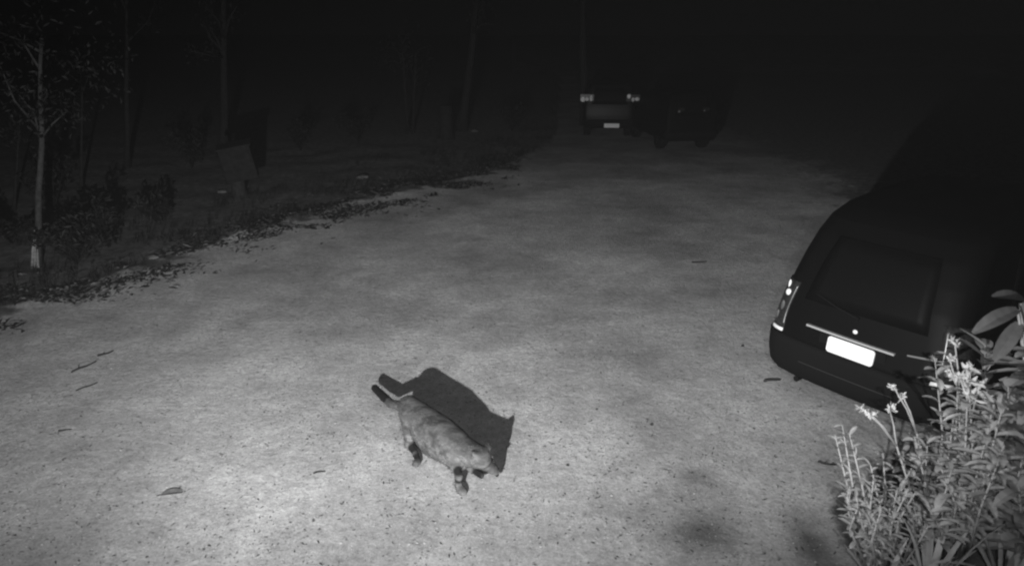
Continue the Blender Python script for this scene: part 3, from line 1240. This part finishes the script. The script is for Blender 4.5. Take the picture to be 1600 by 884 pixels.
# strap-leaved clumps at the bottom edge
for px, py, n, L_, lab in ((1375, 915, 20, .58, 'strap-leaved clump at the bottom edge, leftmost of the planting'),
                           (1450, 920, 24, .78, 'tall strap-leaved clump at the bottom edge right of the leftmost one'),
                           (1570, 915, 26, .86, 'strap-leaved clump in the bottom right corner')):
    strap_clump(gp(px, py), n, L_, lab)
def mass(base, top_px, label, leafm, leaf, w, n, depth=.35):
    """a bushy plant: many leafy shoots rising from one root to the given tips"""
    base = Vector(base)
    t = empty('bush', base)
    tag(t, label, 'bush', GP_)
    st, fo = MB(), MB()
    for px, py, r, dy in top_px:
        c = at(px, py, base.y + dy) - base
        for i in range(n):
            e = c + Vector((random.gauss(0, r * .5), random.gauss(0, depth * .45), random.gauss(0, r * .5)))
            s0 = Vector((e.x * .35 + random.uniform(-.06, .06), e.y * .35, 0))
            mid_ = s0.lerp(e, .55) + Vector((random.uniform(-.07, .07), random.uniform(-.07, .07), .04))
            st.tube([s0, mid_, e], [.009, .007, .003], 5)
            L_ = (e - s0).length
            k_ = max(9, int(L_ * 26))
            for j in range(k_):
                q = .22 + .8 * j / k_
                p = s0.lerp(mid_, q / .55) if q < .55 else mid_.lerp(e, (q - .55) / .45)
                a = j * 2.4 + random.uniform(-.5, .5)
                fo.leaf(p, (math.cos(a), math.sin(a), random.uniform(.0, .9)), (0, 0, 1), leaf * random.uniform(.5, 1.4), leaf * w * random.uniform(.7, 1.2), random.uniform(.1, .9), 4, shape='broad' if w > .35 else 'lance')
    st.build('stem', STEM, t, True)
    fo.build('foliage', leafm, t)


mass(gp(1395, 890), [(1352, 715, .10, 0), (1350, 765, .12, -.05), (1388, 745, .13, .05), (1400, 790, .16, 0), (1345, 800, .10, -.1)],
     'pale small-leaved bush at the left edge of the planting, above the leftmost straps', mat('pale_leaf', .45, .5, var=.6, scale=7, trans=.25), .075, .36, 5, .3)
mass(gp(1500, 870), [(1522, 606, .07, .1), (1515, 645, .10, .1), (1535, 660, .12, .15), (1468, 705, .11, .1), (1455, 750, .16, .1), (1505, 745, .22, .1)],
     'leafy bush with a pale leaf tuft in front of the black car', mat('tuft_leaf', .45, .6, var=.6, scale=6, trans=.25), .12, .40, 5, .4)
mass(gp(1600, 880), [(1615, 560, .13, .15), (1580, 640, .14, .15), (1600, 680, .25, .1), (1560, 730, .22, .1), (1640, 600, .2, .2)],
     'tall dark broad-leaved bush at the right edge', LG3, .20, .48, 5, .5)


def spray(base, tip, forks, label, head, nl):
    """one arching stem that forks near its tip, each fork ending in a ragged pale head"""
    base = Vector(base)
    t = empty('flowering_stem', base)
    tag(t, label, 'plant', GP_)
    st, fo = MB(), MB()
    tip = Vector(tip) - base
    knee = tip * .75 + Vector((random.uniform(.02, .06), 0, .05))
    st.tube([(0, 0, 0), tip * .4 + Vector((.05, 0, .04)), knee], [.010, .008, .006], 6)
    for i in range(nl):
        q = .3 + .6 * i / nl
        a = i * 2.4
        fo.leaf(tip * q + Vector((.03, 0, .03)), (math.cos(a), math.sin(a), .5), (0, 0, 1), .10, .035, .5, 4)
    for f in forks:
        e = Vector(f) - base
        st.tube([knee, knee.lerp(e, .5) + Vector((0, 0, .02)), e], [.006, .005, .004], 5)
        h = MB()
        for k in range(5):
            c = e + Vector((random.gauss(0, head * .3), random.gauss(0, head * .25), random.gauss(0, head * .18)))
            for q in range(5):
                h.leaf(c, rnd_dir(.5), rnd_dir(), head * random.uniform(.35, .9), head * .3, .3, 2, shape='broad')
        h.build('flower_head', FLW, t)
    st.build('stem', STEM, t, True)
    if nl:
        fo.build('leaves', LG2, t)


fb = gp(1440, 860)
spray(fb, at(1368, 652, fb.y + .1), [at(1348, 638, fb.y + .15), at(1360, 646, fb.y + .1), at(1390, 640, fb.y + .2)], 'forked flowering stem reaching farthest left, below the black bumper', .05, 3)
spray(fb + Vector((.06, .05, 0)), at(1415, 628, fb.y + .2), [at(1398, 607, fb.y + .2), at(1410, 618, fb.y + .2)], 'forked flowering stem in front of the bumper right of the number plate', .045, 3)
fb = gp(1480, 850)
spray(fb, at(1492, 570, fb.y + .15), [at(1492, 536, fb.y + .15), at(1484, 562, fb.y + .12), at(1488, 585, fb.y + .15)], "tall flowering stem in front of the black car's right lamp", .05, 8)
spray(fb + Vector((.1, .0, 0)), at(1512, 596, fb.y + .05), [at(1500, 590, fb.y), at(1515, 580, fb.y), at(1530, 600, fb.y), at(1512, 612, fb.y - .05), at(1525, 622, fb.y - .05)], 'flowering stem with a big pale tuft right of the tall one', .075, 6)
# one large drooping leaf plant right at the frame's edge
b = gp(1620, 850)
t = empty('large_leaved_plant', b)
tag(t, 'plant with a few very large grey drooping leaves at the right edge beside the car', 'plant', GP_)
st, fo = MB(), MB()
for (px, py), (qx, qy), wd in (((1590, 484), (1548, 500), .10), ((1594, 474), (1612, 520), .10), ((1592, 505), (1568, 540), .10), ((1604, 474), (1578, 458), .09)):
    p, q = at(px, py, b.y + .1) - b, at(qx, qy, b.y) - b
    st.tube([(0, 0, 0), p * .6 + Vector((.05, 0, 0)), p], [.016, .012, .007], 6)
    fo.leaf(p, q - p, (0, -.5, 1), (q - p).length * 1.5, wd, .35, 6, fold=.25, shape='broad')
st.build('stem', STEM, t, True)
fo.build('leaves', mat('drooping_leaf', .16, .6, var=.4, scale=6, trans=.25), t)
